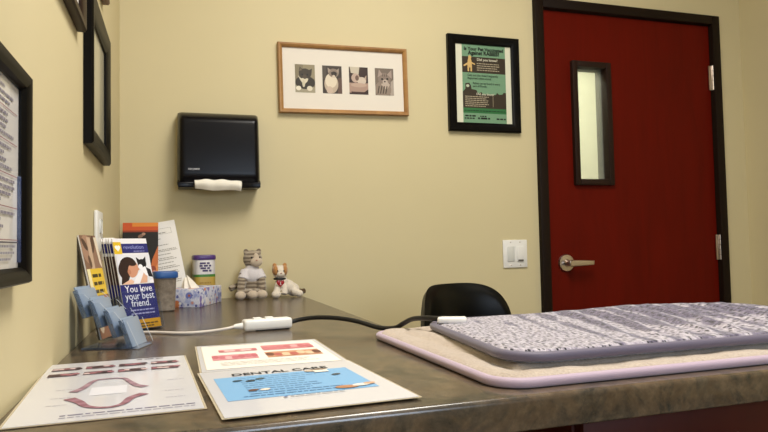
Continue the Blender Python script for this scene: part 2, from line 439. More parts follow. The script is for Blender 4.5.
f.words(X0+.008, X0+.055, py(.92), .006, TXT, 1); f.words(X0+.006, X0+.05, py(.95), .005, TXT, 1); f.words(X0+.075, X0+.105, py(.92), .005, TXT, 1); f.words(X0+.065, X0+.12, py(.95), .007, TXT, 1); f.words(X0+.15, X1-.005, py(.95), .006, TXT, 1)
f.build('print', pp)
cxp = (X0+X1)/2
lettering('Is Your Pet Vaccinated', .0195, TXT, pp, (cxp, py(.075), .009), .03, 1, 'CENTER')
lettering('Against RABIES?', .0215, TXT, pp, (cxp, py(.128), .009), .035, 1, 'CENTER')
lettering('Did you know?', .0155, '#d9d3bd', pp, (X0+.066, py(.205), .009), .008)
lettering('Cats are the most frequently\nReported rabid animal.', .0125, TXT, pp, (X0+.022, py(.405), .009), .004, .95)
lettering('Rabies can be found in every\npart of Florida.', .0118, TXT, pp, (X0+.046, py(.505), .009), .004, .9)
lettering('Did you know?', .0135, '#d9d3bd', pp, (X0+.06, py(.645), .0095), .008)

# frames on the left wall: local x runs towards the viewer's left (-y world) ... here x -> +y
def left_M(y, z, x=.001): return frame_M((x, y, z), (0, 1, 0), (0, 0, 1))   # normal = +x
lf = thing('document_frame', 'large black framed document on the left wall, nearest the viewer', 'picture', M=left_M(-1.953, TOP+.142))
moulding(.402, .247, .019, .02, BLKFRAME, lf)
MB().box((.201, .1235, .006), (.37, .215, .004)).build('sheet', GLOSSPAPER, lf, smooth=False)
f = Flat(.0088, .00004)
y = .222; k = 0
while y > .05:
    f.words(.03, .36, y, .0032, '#7c7684', .8); k += 1; y -= .0075
    if k % 4 == 0: f.rect(.02, y+.002, .372, y+.003, '#8a5d62'); y -= .006
f.words(.05, .3, .214, .006, '#b06a72', .9)
for q in range(3): f.words(.03, .365, .042-.007*q, .0025, '#85818c', .9)
f.rect(.02, .047, .372, .0485, '#4a4550')
f.build('print', lf)
MB().box((.380, .075, .010), (.0035, .10, .004)).build('blue_reflection_strip', mat('blue_reflection', '#16264f', .25, coat=.6), lf, smooth=False)  # reflection of blue light on the frame's inner edge, put in as a navy strip

sf = thing('mirror_frame', 'deep black frame with a beaded light panel on the left wall near the corner', 'picture', M=left_M(-.94, TOP+.405))
moulding(.39, .335, .045, .0195, BLKFRAME, sf)
MB().box((.195, .1675, .004), (.31, .25, .004)).build('panel', mat('pale_panel', '#b9b49c', .3, coat=.5), sf, smooth=False)
bd = MB()
for k in range(34): bd.ball((.056, .047+k*.0072, .008), .0028, None, 8, 6)
bd.build('beaded_trim', mat('bead_dark', '#4a4336', .4), sf)
tf = thing('certificate_frame', 'dark picture frame high on the left wall, only its bottom corner in view', 'picture', M=left_M(-1.48, TOP+.612))
moulding(.45, .34, .03, .0175, BROWNFRAME, tf)
MB().box((.225, .17, .004), (.40, .29, .004)).build('sheet', PAPER, tf, smooth=False)
bf = thing('photo_frame', 'reddish brown frame above the beaded frame, cut off by the photo top', 'picture', M=left_M(-.95, TOP+.835))
moulding(.385, .3, .03, .0185, wood('red_walnut', '#4a1f14', '#5d2a1b', (20, 20, 20), .35), bf)
MB().box((.19, .15, .004), (.34, .25, .004)).build('sheet', PAPER, bf, smooth=False)

# ------------------------------------------------------------------ towel dispenser
td = thing('paper_towel_dispenser', 'black plastic paper towel dispenser on the back wall', 'dispenser', (.331, 0, TOP+.378))
b2 = MB(); hw = .142; n_ = 28
def disp(u, v):
    z = .03+.250*v
    dp = .108 - .012*(v**2) - (.045*max(0, (v-.86)/.14)**2) - .012*max(0, (.12-v)/.12)**2
    s = 2*u-1; x = hw*math.copysign(min(1, abs(s)*1.0), s); e = max(0, (abs(s)-.86)/.14)
    ww = 1-.02*v
    return Vector((x*ww, -(dp*(1-.45*e**3)), z))
g = MB(); g.grid(disp, 40, 30)
bmf = g.bm
ed = [e for e in bmf.edges if e.is_boundary]
r_ = bmesh.ops.extrude_edge_only(bmf, edges=ed)
for v in r_['geom']:
    if isinstance(v, bmesh.types.BMVert): v.co.y = 0
bmesh.ops.recalc_face_normals(bmf, faces=bmf.faces[:])
g.build('cover', BLKPL, td, angle=50)
MB().prism([(-.139, -.098), (-.075, -.1), (-.066, -.094), (.066, -.094), (.075, -.1), (.139, -.098), (.139, 0), (-.139, 0)], .012, .032, None, .004).build('chute', BLKPL, td)
for s in (-1, 1): MB().ball((s*.137, -.07, .03), (.006, .012, .012)).build('pivot', BLKPL, td)
def towel(u, v):
    s = 2*u-1; x = .080*s-.006
    y = -.097 - .010*math.sin(PI*min(1, v*1.05))
    z = .037 - .034*v - .0025*math.cos(s*4+.8)*v + .007*(1-s*s)*(1-v) - .003*s
    return Vector((x*(1-.03*v), y-.002*math.sin(9*s), z))
pt = MB().grid(towel, 30, 10).build('paper_towel', PAPERTOWEL, td)
pt.modifiers.new('s', 'SOLIDIFY').thickness = .0015
lettering('SAN JAMAR', .0078, '#cfcfd4', td, (0, 0, 0), .012, .95, 'LEFT', M=frame_M((-.106, -.1088, .072), (1, 0, 0), (0, .02, 1)))

# ------------------------------------------------------------------ switches and outlet
ls = thing('light_switch', 'white double light switch plate beside the door', 'switch', M=frame_M((1.4671, -.0005, TOP+.0755), (1, 0, 0), (0, 0, 1)))
MB().box((.0555, .0573, .003), (.111, .1147, .006), .002).build('plate', WHITEPL, ls)
MB().box((.035, .057, .007), (.032, .062, .004), .0012).build('rocker', GREYPL, ls)
MB().box((.078, .057, .0075), (.032, .062, .005), .0012).build('rocker', WHITEPL, ls)
MB().box((.078, .030, .0105), (.024, .006, .003), .0008).build('slider', mat('dark_slider', '#56504c', .4), ls)
for x in (.035, .078):
    for yy in (.010, .105): MB().ball((x, yy, .006), (.0028, .0028, .001), None, 10, 6).build('screw', STEEL, ls)
ol = thing('wall_outlet', 'white outlet plate low on the left wall behind the brochures', 'outlet', M=left_M(-.757, TOP+.155))
MB().box((.0575, .06, .004), (.115, .12, .008), .002).build('plate', WHITEPL, ol)
for yy in (.037, .083): MB().box((.0575, yy, .009), (.034, .034, .003), .004).build('socket', GREYPL, ol)
pl = thing('power_plug', 'white adapter plugged into the outlet on the left wall', 'plug', M=left_M(-.722, TOP+.175))
MB().box((.022, .018, .027), (.03, .034, .030), .004).build('housing', WHITEPL, pl)

# ------------------------------------------------------------------ sheets lying on the worktop
def paper_sheet(x, y, ang, w_, h_, label, z=.0012):
    t = thing('laminated_sheet', label, 'sheet', M=frame_M((x, y, TOP+z), (math.cos(ang), math.sin(ang), 0), (-math.sin(ang), math.cos(ang), 0)))
    MB().box((w_/2, h_/2, 0), (w_+.006, h_+.006, .0006)).build('clear_margin', LAMCLEAR, t, smooth=False)
    MB().box((w_/2, h_/2, .0005), (w_, h_, .0006)).build('sheet', LAMSHEET, t, smooth=False)
    return t
# dental care sheet
w1, h1 = .2192, .2631
t = paper_sheet(.2315, -1.7255, .062, w1, h1, 'white laminated DENTAL CARE sheet with a blue panel, nearest the counter edge', .0032)
f = Flat(.0011, .00005)
bx0, bx1, by0, by1 = .013, w1-.022, .07, .21
f.rect(bx0, by0, bx1, by1, '#7dafda')
for k in range(9):
    f.words(bx0+.03, bx1-.03, by1-.016-.0125*k, .003, '#5580ad', .6)
f.words(bx0+.02, bx1-.02, by0+.012, .003, '#5580ad', .6)
for (x, yy, c) in ((.04, by1-.03, '#2e4a5e'), (.056, by1-.037, '#2b3a44'), (.07, by1-.028, '#41555f'), (.05, by0+.045, '#6b4a3a'), (.064, by0+.043, '#e8dccd'), (.17, by1-.045, '#4a5560')):
    f.ell(x, yy, .007, .005, c, .5)
f.ell(bx1-.045, by1-.006, .017, .008, '#c9b9a8', .1); f.ell(bx1-.04, by1-.002, .011, .006, '#8b7a6c', .1); f.rect(bx1-.05, by1-.022, bx1-.03, by1-.008, '#e9e4dc')
f.ell(bx1-.038, by0+.012, .015, .008, '#b3805f', -.1); f.ell(bx1-.018, by0+.016, .012, .007, '#e6e0d8', .1); f.ell(bx1-.006, by0+.02, .008, .006, '#c9a284', .1)
f.ell(.078, by0-.008, .0025, .003, '#3a5f9c'); f.words(.084, .15, by0-.0095, .0032, '#7d93ad', 1)
f.build('print', t)
lettering('DENTAL CARE', .0225, '#1c2333', t, (.106, .2165, .0014), .014, .92, 'CENTER')
# red sheet behind it
w2, h2 = .216, .262
t = paper_sheet(.219, -1.447, .0, w2, h2, 'white laminated sheet with four red gum photographs, behind the DENTAL CARE sheet')
f = Flat(.0011, .00005)
f.rect(.006, .012, w2-.006, h2-.014, '#c9c3b8'); f.rect(.0075, .0135, w2-.0075, h2-.0155, '#f0ebe4'); f.words(.02, .12, h2-.012, .003, '#9c8f86', 1)
f.build('print', t)
def gum(x0, y0_, x1, y1_, c):
    f = Flat(.0016, .00005); f.rect(x0, y0_, x1, y1_, c[0])
    n = 7
    for k in range(n):
        xx = x0+(x1-x0)*(k+.5)/n
        f.ell(xx, y0_+(y1_-y0_)*random.uniform(.35, .6), (x1-x0)/n*.55, (y1_-y0_)*.3, random.choice(c[1:]))
    f.build('photograph', t)
gum(.034, .165, .098, .196, ('#dea2a6', '#cd858b', '#e9c2c2', '#c47078')); gum(.108, .160, .196, .215, ('#d4868c', '#c46c75', '#e0a8ac', '#ca777f'))
gum(.020, .088, .092, .138, ('#d8919a', '#c67280', '#e3b1b6', '#bf6673')); gum(.106, .085, .196, .140, ('#c79072', '#6d4133', '#e2c3a4', '#b55f58'))
f = Flat(.0016, .00005)
for k in range(3): f.words(.03, .19, .062-.012*k, .0025, '#c4bdb5', .8)
f.build('caption', t)
# jaw chart sheet by the wall
w3, h3 = .198, .385
t = paper_sheet(.0160, -1.6722, .0465, w3, h3, 'white laminated sheet showing two jaw drawings and eight small photographs')
def jaw(pts, wd, cols):
    f = Flat(.0016, .00005); P = spline([(x, y, 0) for x, y in pts], 5)
    L, Rr = [], []
    for i, q in enumerate(P):
        d_ = (P[min(i+1, len(P)-1)]-P[max(i-1, 0)]).normalized(); t_ = abs(2*i/(len(P)-1)-1)
        n_ = Vector((-d_.y, d_.x, 0))*wd*(.55+.6*t_*t_); L.append(q+n_); Rr.append(q-n_)
    for i in range(len(P)-1):
        z = f.z; f.poly([(v.x, v.y) for v in (L[i], L[i+1], Rr[i+1], Rr[i])], cols[(i//2) % len(cols)]); f.z = z
    f.build('jaw_drawing', t)
jaw([(.052, .149), (.062, .172), (.071, .212), (.082, .223), (.108, .219), (.117, .192), (.126, .162), (.137, .146)], .0052, ('#8d6f7d', '#a58592'))
jaw([(.051, .112), (.064, .088), (.073, .063), (.086, .049), (.101, .046), (.113, .058), (.121, .086), (.136, .104)], .0062, ('#875a68', '#9c7180'))
f = Flat(.0011, .00005)
f.rect(.072, .12, .115, .17, '#d9d9e2')
f.build('shaded_block', t)
for (x0, x1, yy, hh, c) in [(x, x+.022, yy, .002, '#b3aebb') for x, yy in ((.03, .17), (.165, .18), (.03, .12), (.16, .11), (.03, .08), (.16, .07))]+[(.05, .19, .024, .004, '#77738a'), (.05, .19, .014, .003, '#9a96a6'), (.125, .165, h3-.014, .006, '#4c4656')]:
    f = Flat(.0011, .00005); f.words(x0, x1, yy, hh, c, 1); f.build('caption', t)
for r_i in range(2):
    for c_i in range(4):
        x, yy = .008+c_i*.046, .318-r_i*.048
        f = Flat(.0016, .00005); f.rect(x, yy, x+.038, yy+.022, '#5d454d')
        for k in range(5): f.ell(x+.005+k*.0078, yy+.011+random.uniform(-.004, .004), .005, .006, random.choice(('#a06a76', '#3a2a30', '#c9b3b5', '#84505c')), .3)
        f.build('photograph', t)

# ------------------------------------------------------------------ heated mats
def rr_outline(w_, d_, r, n=10, inset=0):
    pts = []
    for cx, cy, a0 in ((w_-r, d_-r, 0), (r, d_-r, PI/2), (r, r, PI), (w_-r, r, 1.5*PI)):
        for k in range(n+1):
            a_ = a0+k*PI/2/n; pts.append((cx+(r-inset)*math.cos(a_), cy+(r-inset)*math.sin(a_)))
    return pts
def edge_dist(x, y, w_, d_, r):
    qx, qy = abs(x-w_/2)-(w_/2-r), abs(y-d_/2)-(d_/2-r)
    return r-(math.hypot(max(qx, 0), max(qy, 0))+min(max(qx, qy), 0))
def pad(w_, d_, r, hfn, base, nx, ny, shear=0):
    """soft slab: top surface from hfn(x,y,edge distance); rows squeezed into the rounded corners"""
    def pt(u, v, top):
        y = d_*v; x0 = 0
        dy = min(y, d_-y)
        if dy < r: x0 = r-math.sqrt(max(0, r*r-(r-dy)**2))
        x = x0+(w_-2*x0)*u
        e = max(0, edge_dist(x, y, w_, d_, r))
        return Vector((x+shear*y/d_*(1-x/w_), y, hfn(x, y, e) if top else base(x, y)))
    t = MB(); t.grid(lambda u, v: pt(u, v, 1), nx, ny); t.grid(lambda u, v: pt(u, v, 0), nx, ny)
    bmesh.ops.remove_doubles(t.bm, verts=t.bm.verts[:], dist=1e-5); bmesh.ops.recalc_face_normals(t.bm, faces=t.bm.faces[:])
    return t
def fleece_cream():
    m = mat('cream_fleece', '#bfae9f', .95, sheen=.4, spec=.2)
    v = coords(m)
    setcol(m, mixc(m, .5, ramp(m, noise(m, v, 260, 3, .7), [(.35, '#a39181'), (.6, '#cbbcae')]), ramp(m, noise(m, v, 14, 3), [(.3, '#b8a797'), (.7, '#c8b9aa')])))
    bump(m, noise(m, v, 330, 4, .7), .004, .6)
    return m
CREAM = fleece_cream()
LILAC = mat('lilac_binding', '#b39fb2', .6, sheen=.3)
bump(LILAC, noise(LILAC, coords(LILAC), 500, 2), .0008, .4)
def fleece_violet():
    m = mat('violet_fleece', '#8a8190', .95, sheen=.5, spec=.2)
    v = coords(m, (1, .42, 0))                      # pile combed front to back
    n, l, b = nodes(m)
    vo = n.new('ShaderNodeTexVoronoi'); vo.voronoi_dimensions = '2D'; vo.inputs['Scale'].default_value = 150; l.new(v, vo.inputs['Vector'])
    dot = ramp(m, vo.outputs['Distance'], [(.19, '#ffffff'), (.29, '#000000')])
    soft = ramp(m, noise(m, v, 190, 3, .65, .3), [(.34, '#7a7286'), (.5, '#aea6b2'), (.66, '#cbc5ce')])
    light = mixc(m, dot, soft, '#14111d')
    dark = mixc(m, dot, ramp(m, noise(m, v, 170, 3, .6), [(.34, '#413a50'), (.5, '#615970'), (.7, '#8a8298')]), '#1a1625')
    wv = n.new('ShaderNodeTexWave'); wv.wave_type = 'BANDS'; wv.bands_direction = 'X'  # bands put the light and shade of the ridges into the colour
    for k, x in (('Scale', 6.6), ('Distortion', 2.2), ('Detail', 2), ('Detail Scale', 1.4)): wv.inputs[k].default_value = x
    l.new(coords(m, (1, 1, 0), (0, 0, .27)), wv.inputs['Vector'])
    tc = n.new('ShaderNodeTexCoord'); sx = n.new('ShaderNodeSeparateXYZ'); l.new(tc.outputs['Object'], sx.inputs[0])
    mr = n.new('ShaderNodeMapRange'); mr.inputs[1].default_value = .02; mr.inputs[2].default_value = .36; mr.inputs[3].default_value = -.50; mr.inputs[4].default_value = .08
    l.new(sx.outputs[0], mr.inputs[0])
    def add(p, q, mul=None):
        x = n.new('ShaderNodeMath'); x.operation = 'MULTIPLY_ADD' if mul else 'ADD'
        l.new(p, x.inputs[0])
        if mul: x.inputs[1].default_value = mul; l.new(q, x.inputs[2])
        else: l.new(q, x.inputs[1])
        return x.outputs[0]
    fac = add(wv.outputs['Fac'], add(noise(m, coords(m, (16, 5, 0)), 1, 3), mr.outputs[0]), .55)
    rp = n.new('ShaderNodeMapRange'); rp.inputs[1].default_value = .70; rp.inputs[2].default_value = .86; l.new(fac, rp.inputs[0])
    setcol(m, mixc(m, rp.outputs[0], light, dark))
    bump(m, noise(m, coords(m), 260, 4, .7), .004, .4)
    return m
VIOLET = fleece_violet()
VBIND = mat('violet_binding', '#5a5369', .55, sheen=.3)
bump(VBIND, noise(VBIND, coords(VBIND), 500, 2), .0008, .4)
def smooth01(t): t = max(0, min(1, t)); return t*t*(3-2*t)
ang1 = .0175
m1 = thing('heated_mat', 'cream fleece mat with lilac edging, lying on the peninsula worktop', 'mat', (.556, -1.712, TOP), ang1+.0)
mw, md, mr_ = .74, .515, .045
def h_m1(x, y, e):
    z = .004+.0115*smooth01(e/.011)
    z += .003*smooth01((e-.03)/.03)
    z += .0034*math.exp(-((e-.066)/.010)**2) - .0042*math.exp(-((e-.046)/.007)**2)
    z += .0016*math.sin(31*x+9*y+2)*math.sin(27*y-13*x) + .0008*math.sin(90*x+40*y)*math.sin(77*y-31*x)
    return z
pad(mw, md, mr_, h_m1, lambda x, y: .002, 110, 80).build('pad', CREAM, m1)
MB().tube([(x, y, .0068) for x, y in rr_outline(mw, md, mr_, 10, .002)], .0064, 10, closed=True).build('binding', LILAC, m1)
m2 = thing('heated_mat', 'speckled violet grey fleece mat with dark edging, on top of the cream mat', 'mat', (.592, -1.676, TOP), ang1)
vw, vd, vr = .78, .412, .06
def lie2(x, y):
    """the violet mat rests on the cream one, with a slight swell in the middle"""
    return .0240 + .006*math.exp(-((x-.5)/.17)**2)*smooth01(y/vd) - .001*smooth01((x-.55)/.2)
def h_m2(x, y, e):
    z = lie2(x, y)+.0015+.012*smooth01(e/.014)
    k = smooth01((x-.18)/.14)*smooth01((e-.012)/.05)
    ph = (.964*x - .267*y + .006*math.sin(17*y+1))/.0476
    z += k*.0045*((.5+.5*math.sin(2*PI*ph))**2*1.6-.6+.3*math.sin(2*PI*ph*1.7+1))
    z += .0008*math.sin(60*x+20*y)*math.sin(53*y-21*x)
    return z
pad(vw, vd, vr, h_m2, lambda x, y: lie2(x, y)-.002, 150, 70, .047).build('pad', VIOLET, m2)
MB().tube([(x+.047*y/vd*(1-x/vw), y, lie2(x, y)+.0055) for x, y in rr_outline(vw, vd, vr, 10, .002)], (.0068), 10, closed=True).build('binding', VBIND, m2)
cn = MB(); cn.box((.070, .338, .0420), (.052, .024, .011), .004, 3, Matrix.Rotation(-.45, 4, 'Z'))
cn.build('cord_connector', WHITEPL, m2)

# heating-mat controller and its two cords
hc = thing('heat_controller', 'white inline controller with buttons between the white and black cords', 'controller', (.372, -.986, TOP), .128)
MB().box((0, 0, .0135), (.106, .034, .023), .006, 3).build('housing', WHITEPL, hc)
MB().lathe([(.0075, 0), (.0055, .014), (.004, .02)], 16, Matrix.Translation((-.052, 0, .012)) @ Matrix.Rotation(-PI/2, 4, 'Y')).build('strain_relief', WHITEPL, hc)
for x in (-.022, .004): MB().box((x, 0, .026), (.018, .014, .005), .002).build('button', WHITEPL, hc)
MB().box((.012, 0, .002), (.07, .026, .004), .001).build('foot_pad', BLKRUB, hc)
wc = [(.303, -.995, TOP+.012), (.285, -1.0, TOP+.009), (.25, -.995, TOP+.005), (.21, -.99, TOP+.0035), (.177, -.975, TOP+.0035), (.14, -.945, TOP+.0035), (.10, -.93, TOP+.0035), (.065, -.945, TOP+.0035),
      (.030, -.92, TOP+.0035), (.020, -.86, TOP+.006), (.022, -.79, TOP+.02), (.028, -.73, TOP+.08), (.04, -.702, TOP+.15), (.045, -.70, TOP+.18)]
o = MB().tube(spline(wc), .0032, 10).build('white_cord', mat('white_cord_pvc', '#d9d0c8', .45)); tag(o, 'thin white cord running from the white controller towards the left wall', 'cord')
bc = [(.424, -.979, TOP+.013), (.445, -.982, TOP+.018), (.475, -1.005, TOP+.0225), (.51, -1.05, TOP+.024), (.545, -1.10, TOP+.020), (.575, -1.14, TOP+.012), (.61, -1.165, TOP+.010), (.632, -1.195, TOP+.022), (.628, -1.225, TOP+.036), (.622, -1.255, TOP+.046)]
bc = [(.424, -.979, TOP+.013), (.445, -.982, TOP+.018), (.475, -1.000, TOP+.0225), (.51, -1.04, TOP+.024), (.545, -1.085, TOP+.020), (.58, -1.135, TOP+.010), (.603, -1.17, TOP+.012), (.612, -1.20, TOP+.024), (.616, -1.24, TOP+.036), (.624, -1.288, TOP+.042), (.640, -1.325, TOP+.0435)]
o = MB().tube(spline(bc), .0048, 10).build('black_cord', BLKRUB); tag(o, 'thick black cord arching from the white controller to the violet mat', 'cord')

# ------------------------------------------------------------------ office chair behind the peninsula
ch = thing('office_chair', 'black office chair with rounded backrest standing behind the peninsula', 'chair', (.888, -.41, 0), math.radians(20))
def back(u, v):
    s = 2*u-1; t_ = 2*v-1
    k = (abs(s)**4.6+abs(t_)**4.6)**(1/4.6); m_ = max(abs(s), abs(t_), 1e-6); q = m_/max(k, 1e-6)
    x, z = s*q, t_*q
    w_ = .182*(1-.08*max(0, z)**2)
    e = min(1, k*m_/max(m_, 1e-6))
    th = .03*math.sqrt(max(0, 1-min(1, max(abs(s), abs(t_)))**5))
    return x*w_, z*.22, th
bk = MB()
for sgn in (-1, 1):
    bk.grid(lambda u, v: (lambda p: Vector((p[0], -.21+.10*(p[0]/.182)**2*-1 + sgn*p[2], .70+p[1])))(back(u, v)), 30, 30)
bmesh.ops.remove_doubles(bk.bm, verts=bk.bm.verts[:], dist=1e-4); bmesh.ops.recalc_face_normals(bk.bm, faces=bk.bm.faces[:])
bk.build('backrest', BLKVINYL, ch, angle=70)
MB().lathe([(.2, 0), (.235, .02), (.24, .045), (.225, .07), (.15, .082), (.02, .078)], 40, Matrix.Translation((0, .03, .41)), sq=3.2).build('seat', BLKVINYL, ch)
MB().tube(spline([(0, .0, .40), (0, -.18, .40), (0, -.245, .46), (0, -.25, .60)]), .014, 10).build('back_support', BLKRUB, ch)
MB().lathe([(.028, .07), (.028, .24), (.016, .241), (.016, .41)], 20).build('gas_lift', BLKRUB, ch)
for k in range(5):
    a_ = k*2*PI/5+.3; c_, s_ = math.cos(a_), math.sin(a_)
    lg = MB().tube([(0, 0, .10), (c_*.15, s_*.15, .085), (c_*.28, s_*.28, .065)], [.024, .02, .014], 12).build('leg', BLKRUB, ch)
    cs = MB(); X = Vector((-s_, c_, 0))
    for q in (-1, 1):
        cs.tube([Vector((c_*.28, s_*.28, .026))+X*.006*q, Vector((c_*.28, s_*.28, .026))+X*.022*q], .026, 18)
    cs.build('caster', BLKPL, lg)

# ------------------------------------------------------------------ card holder and brochures by the left wall
kh = thing('card_holder', 'clear stepped card holder with four blue pockets, by the left wall', 'holder', M=frame_M((.0175, -1.126, TOP), (.95, -.3, 0), (.3, .95, 0)))
KD = .078
def slab(t, x0, z0, x1, z1, th, ya, yb):
    dx, dz = x1-x0, z1-z0; L = math.hypot(dx, dz); n = (dz/L*th, -dx/L*th)
    P = [(x0, z0), (x1, z1), (x1+n[0], z1+n[1]), (x0+n[0], z0+n[1])]
    t.prism(P, ya, yb, Matrix(((1, 0, 0, 0), (0, 0, 1, 0), (0, 1, 0, 0), (0, 0, 0, 1))), .0012, 2)
for k in range(4):
    xb, zb = .004+.0275*k, .056-.0185*k
    p_ = MB(); slab(p_, xb, zb, xb-.018, zb+.05, .009, .002, KD-.002)
    po = p_.build('pocket', BLUEACR, kh)
    cd = MB(); slab(cd, xb-.0085, zb+.025, xb-.0195, zb+.056-.001*k, .004, .008, KD-.010); cd.build('card_stack', mat('pale_blue_card', '#8a9bb1', .5), po)
sd = [(.006, 0), (.102, 0), (.106, .004), (.085, .05), (.078, .048), (.062, .068), (.054, .066), (.036, .085), (.026, .084), (.008, .1), (-.014, .104)]
Msd = Matrix(((1, 0, 0, 0), (0, 0, 1, 0), (0, 1, 0, 0), (0, 0, 0, 1)))
for y_ in (0, KD-.0025): MB().prism(sd, y_, y_+.0025, Msd).build('side_panel', ACRYL, kh, smooth=False)
MB().box((.054, KD/2, .0018), (.104, KD-.006, .003)).build('base', ACRYL, kh, smooth=False)

def brochure(M, label, w_, h_, group=None, cover=None):
    t = thing('brochure', label, 'brochure', M=M, group=group)
    MB().box((w_/2, h_/2, -.0012), (w_, h_, .0024)).build('pages', mat('brochure_paper', '#e9e5e3', .4, coat=.3), t, smooth=False)
    if cover: cover(t, w_, h_)
    return t
def cover_friend(t, w_, h_):
    f = Flat(.0003, .00005); N, Yc = '#25266b', '#d9b326'
    f.rect(0, 0, w_, h_, '#e6e2e4')
    f.rect(0, .018, w_, .100, N); f.rect(0, 0, w_, .02, '#e0a21c'); f.rect(0, h_-.034, w_, h_-.012, N)
    f.rect(0, h_-.036, .020, h_-.008, Yc); f.ell(.007, h_-.02, .004, .004, '#f4efe0'); f.ell(.013, h_-.02, .004, .004, '#f4efe0'); f.poly([(.0035, h_-.022), (.0165, h_-.022), (.010, h_-.030)], '#f4efe0')
    for k in range(2): f.words(.016, w_-.01, .040-.008*k, .003, '#a6a4cf', .95)
    f.words(.006, .03, .009, .003, '#6b4f14', 1); f.words(.036, w_-.008, .009, .003, '#6b4f14', 1); f.words(.02, .07, .003, .003, '#6b4f14', 1)
    f.words(.05, w_-.01, h_-.031, .002, '#8d8cc0', 1)
    f.build('print', t)
    f = Flat(.0012, .00004)
    y0_, y1_ = .100, h_-.038
    f.rect(0.002, y0_, w_, y1_, '#dcdbe0')
    skin, hair = '#c98f72', '#2b1712'
    f.ell(.029, .141, .023, .022, hair, .3); f.ell(.016, .132, .014, .02, hair); f.poly([(.004, .101), (.02, .101), (.03, .12), (.012, .135)], hair)
    f.ell(.040, .133, .013, .019, skin, -.45); f.poly([(.047, .142), (.058, .134), (.047, .126)], skin); f.ell(.029, .1285, .0045, .006, '#b87a5e'); f.ell(.033, .151, .018, .008, hair, -.3)
    f.poly([(.006, .101), (.03, .112), (.045, .1005), (.006, .1005)], '#e4b89d')
    f.poly([(.034, .101), (.046, .118), (.062, .134), (.072, .126), (.06, .112), (.052, .101)], '#e9e6ea'); f.poly([(.052, .1015), (.062, .118), (.068, .128), (.076, .122), (.072, .102)], '#d8a88c')
    f.ell(.066, .146, .012, .011, '#17151b', .2); f.poly([(.054, .148), (.052, .162), (.062, .155)], '#17151b'); f.poly([(.07, .156), (.078, .163), (.077, .148)], '#17151b')
    f.ell(.0605, .139, .006, .006, '#eceaee'); f.poly([(.060, .134), (.072, .14), (.084, .125), (.086, .110), (.07, .12)], '#eceaee'); f.poly([(.074, .138), (.086, .132), (w_-.0005, .114), (.078, .116)], '#1b1820')
    f.ell(.083, .104, .006, .0035, '#eceaee', .2)
    f.build('cover_photograph', t)
    lettering('You love\nyour best\nfriend.', .0225, '#e9e8f2', t, (w_/2+.001, .082, .0012), .006, .88, 'CENTER', space=.72)
    f = Flat(.0015); f.ell(.0515, .0862, .0022, .0022, '#e9e8f2'); f.ell(.0548, .0862, .0022, .0022, '#e9e8f2'); f.poly([(.0494, .0855), (.0569, .0855), (.0532, .0815)], '#e9e8f2'); f.build('heart_mark', t)
    lettering('revolution', .0125, '#8f92d0', t, (.024, h_-.0245, .0012), .004, 1.05)
A0, L0 = .716, .259
bo = Vector((.084, -.905, 0)); e_ = Vector((math.cos(A0), math.sin(A0), 0)); nb = Vector((math.sin(A0), -math.cos(A0), 0))
brochure(lean_M(bo.x, bo.y, A0, L0, 0, TOP+.006), 'front "You love your best friend" brochure with a woman kissing a cat', .09, .206, None, cover_friend)
def cover_plain(t, w_, h_):
    f = Flat(.0003, .00005); f.rect(0, h_-.034, w_, h_-.012, '#25266b'); f.rect(0, .1, w_, .165, '#4a342c'); f.rect(0, .018, w_, .1, '#25266b'); f.rect(0, 0, w_, .018, '#e0a21c'); f.build('print', t)
for k in range(1, 5):
    p = bo - nb*.0066*k
    brochure(lean_M(p.x-.002*k, p.y, A0, L0, .006*(k % 2), TOP+.006), 'matching brochure in the stack behind the front "best friend" brochure', .09, .206, 'brochures stacked in the clear holder', cover_plain)
bh = thing('brochure_holder', 'clear acrylic stand holding the "best friend" brochures', 'holder', M=lean_M(bo.x+nb.x*.004-e_.x*.004, bo.y+nb.y*.004-e_.y*.004, A0, L0, 0, TOP+.004))
MB().box((.049, .044, .0), (.102, .086, .0022), .0008).build('front_pocket', ACRYL, bh)
MB().box((.049, .085, -.041), (.102, .170, .0022), .0008).build('back_panel', ACRYL, bh)
for x in (-.001, .099): MB().box((x, .04, -.0205), (.002, .078, .038)).build('side_wall', ACRYL, bh, smooth=False)
Ri = Matrix.Rotation(-(PI/2-L0)+PI/2, 4, 'X')
MB().box((.049, -.0005, -.0205), (.102, .002, .042)).build('ledge', ACRYL, bh, smooth=False)

def cover_yellow(t, w_, h_):
    f = Flat(.0003, .00005)
    f.rect(0, 0, w_, h_, '#7a5a48'); f.rect(0, .13, w_, h_, '#80604c'); f.ell(.03, .18, .03, .03, '#a5806a', .4); f.ell(.07, .165, .025, .04, '#8f6d58', .2); f.ell(.02, .19, .008, .016, '#4f372c', .8)
    f.ell(.062, .19, .010, .02, '#53392d', -.5); f.poly([(.035, .205), (.055, .205), (.05, .14), (.03, .135)], '#c4a88f'); f.ell(.03, .155, .007, .013, '#5d4234', .2); f.poly([(.074, .205), (.09, .205), (.09, .14), (.08, .15)], '#ded0bb')
    f.rect(.002, .085, w_, .14, '#e2bd38'); f.rect(.002, .085, .018, .14, '#efe3b4')
    for k in range(3): f.words(.024, .08, .122-.016*k, .007, '#3f3413', .85)
    f.rect(.0, .0, w_, .085, '#9a6a4e'); f.ell(.06, .055, .024, .028, '#b98567'); f.ell(.05, .06, .006, .006, '#2f1c14'); f.ell(.07, .06, .006, .006, '#2f1c14'); f.ell(.015, .05, .016, .04, '#d8c5ad')
    f.build('print', t)
brochure(lean_M(.0455, -1.038, 1.346, .21, 0, TOP+.006), 'tall brochure with a yellow text block leaning on the left wall', .088, .209, None, cover_yellow)
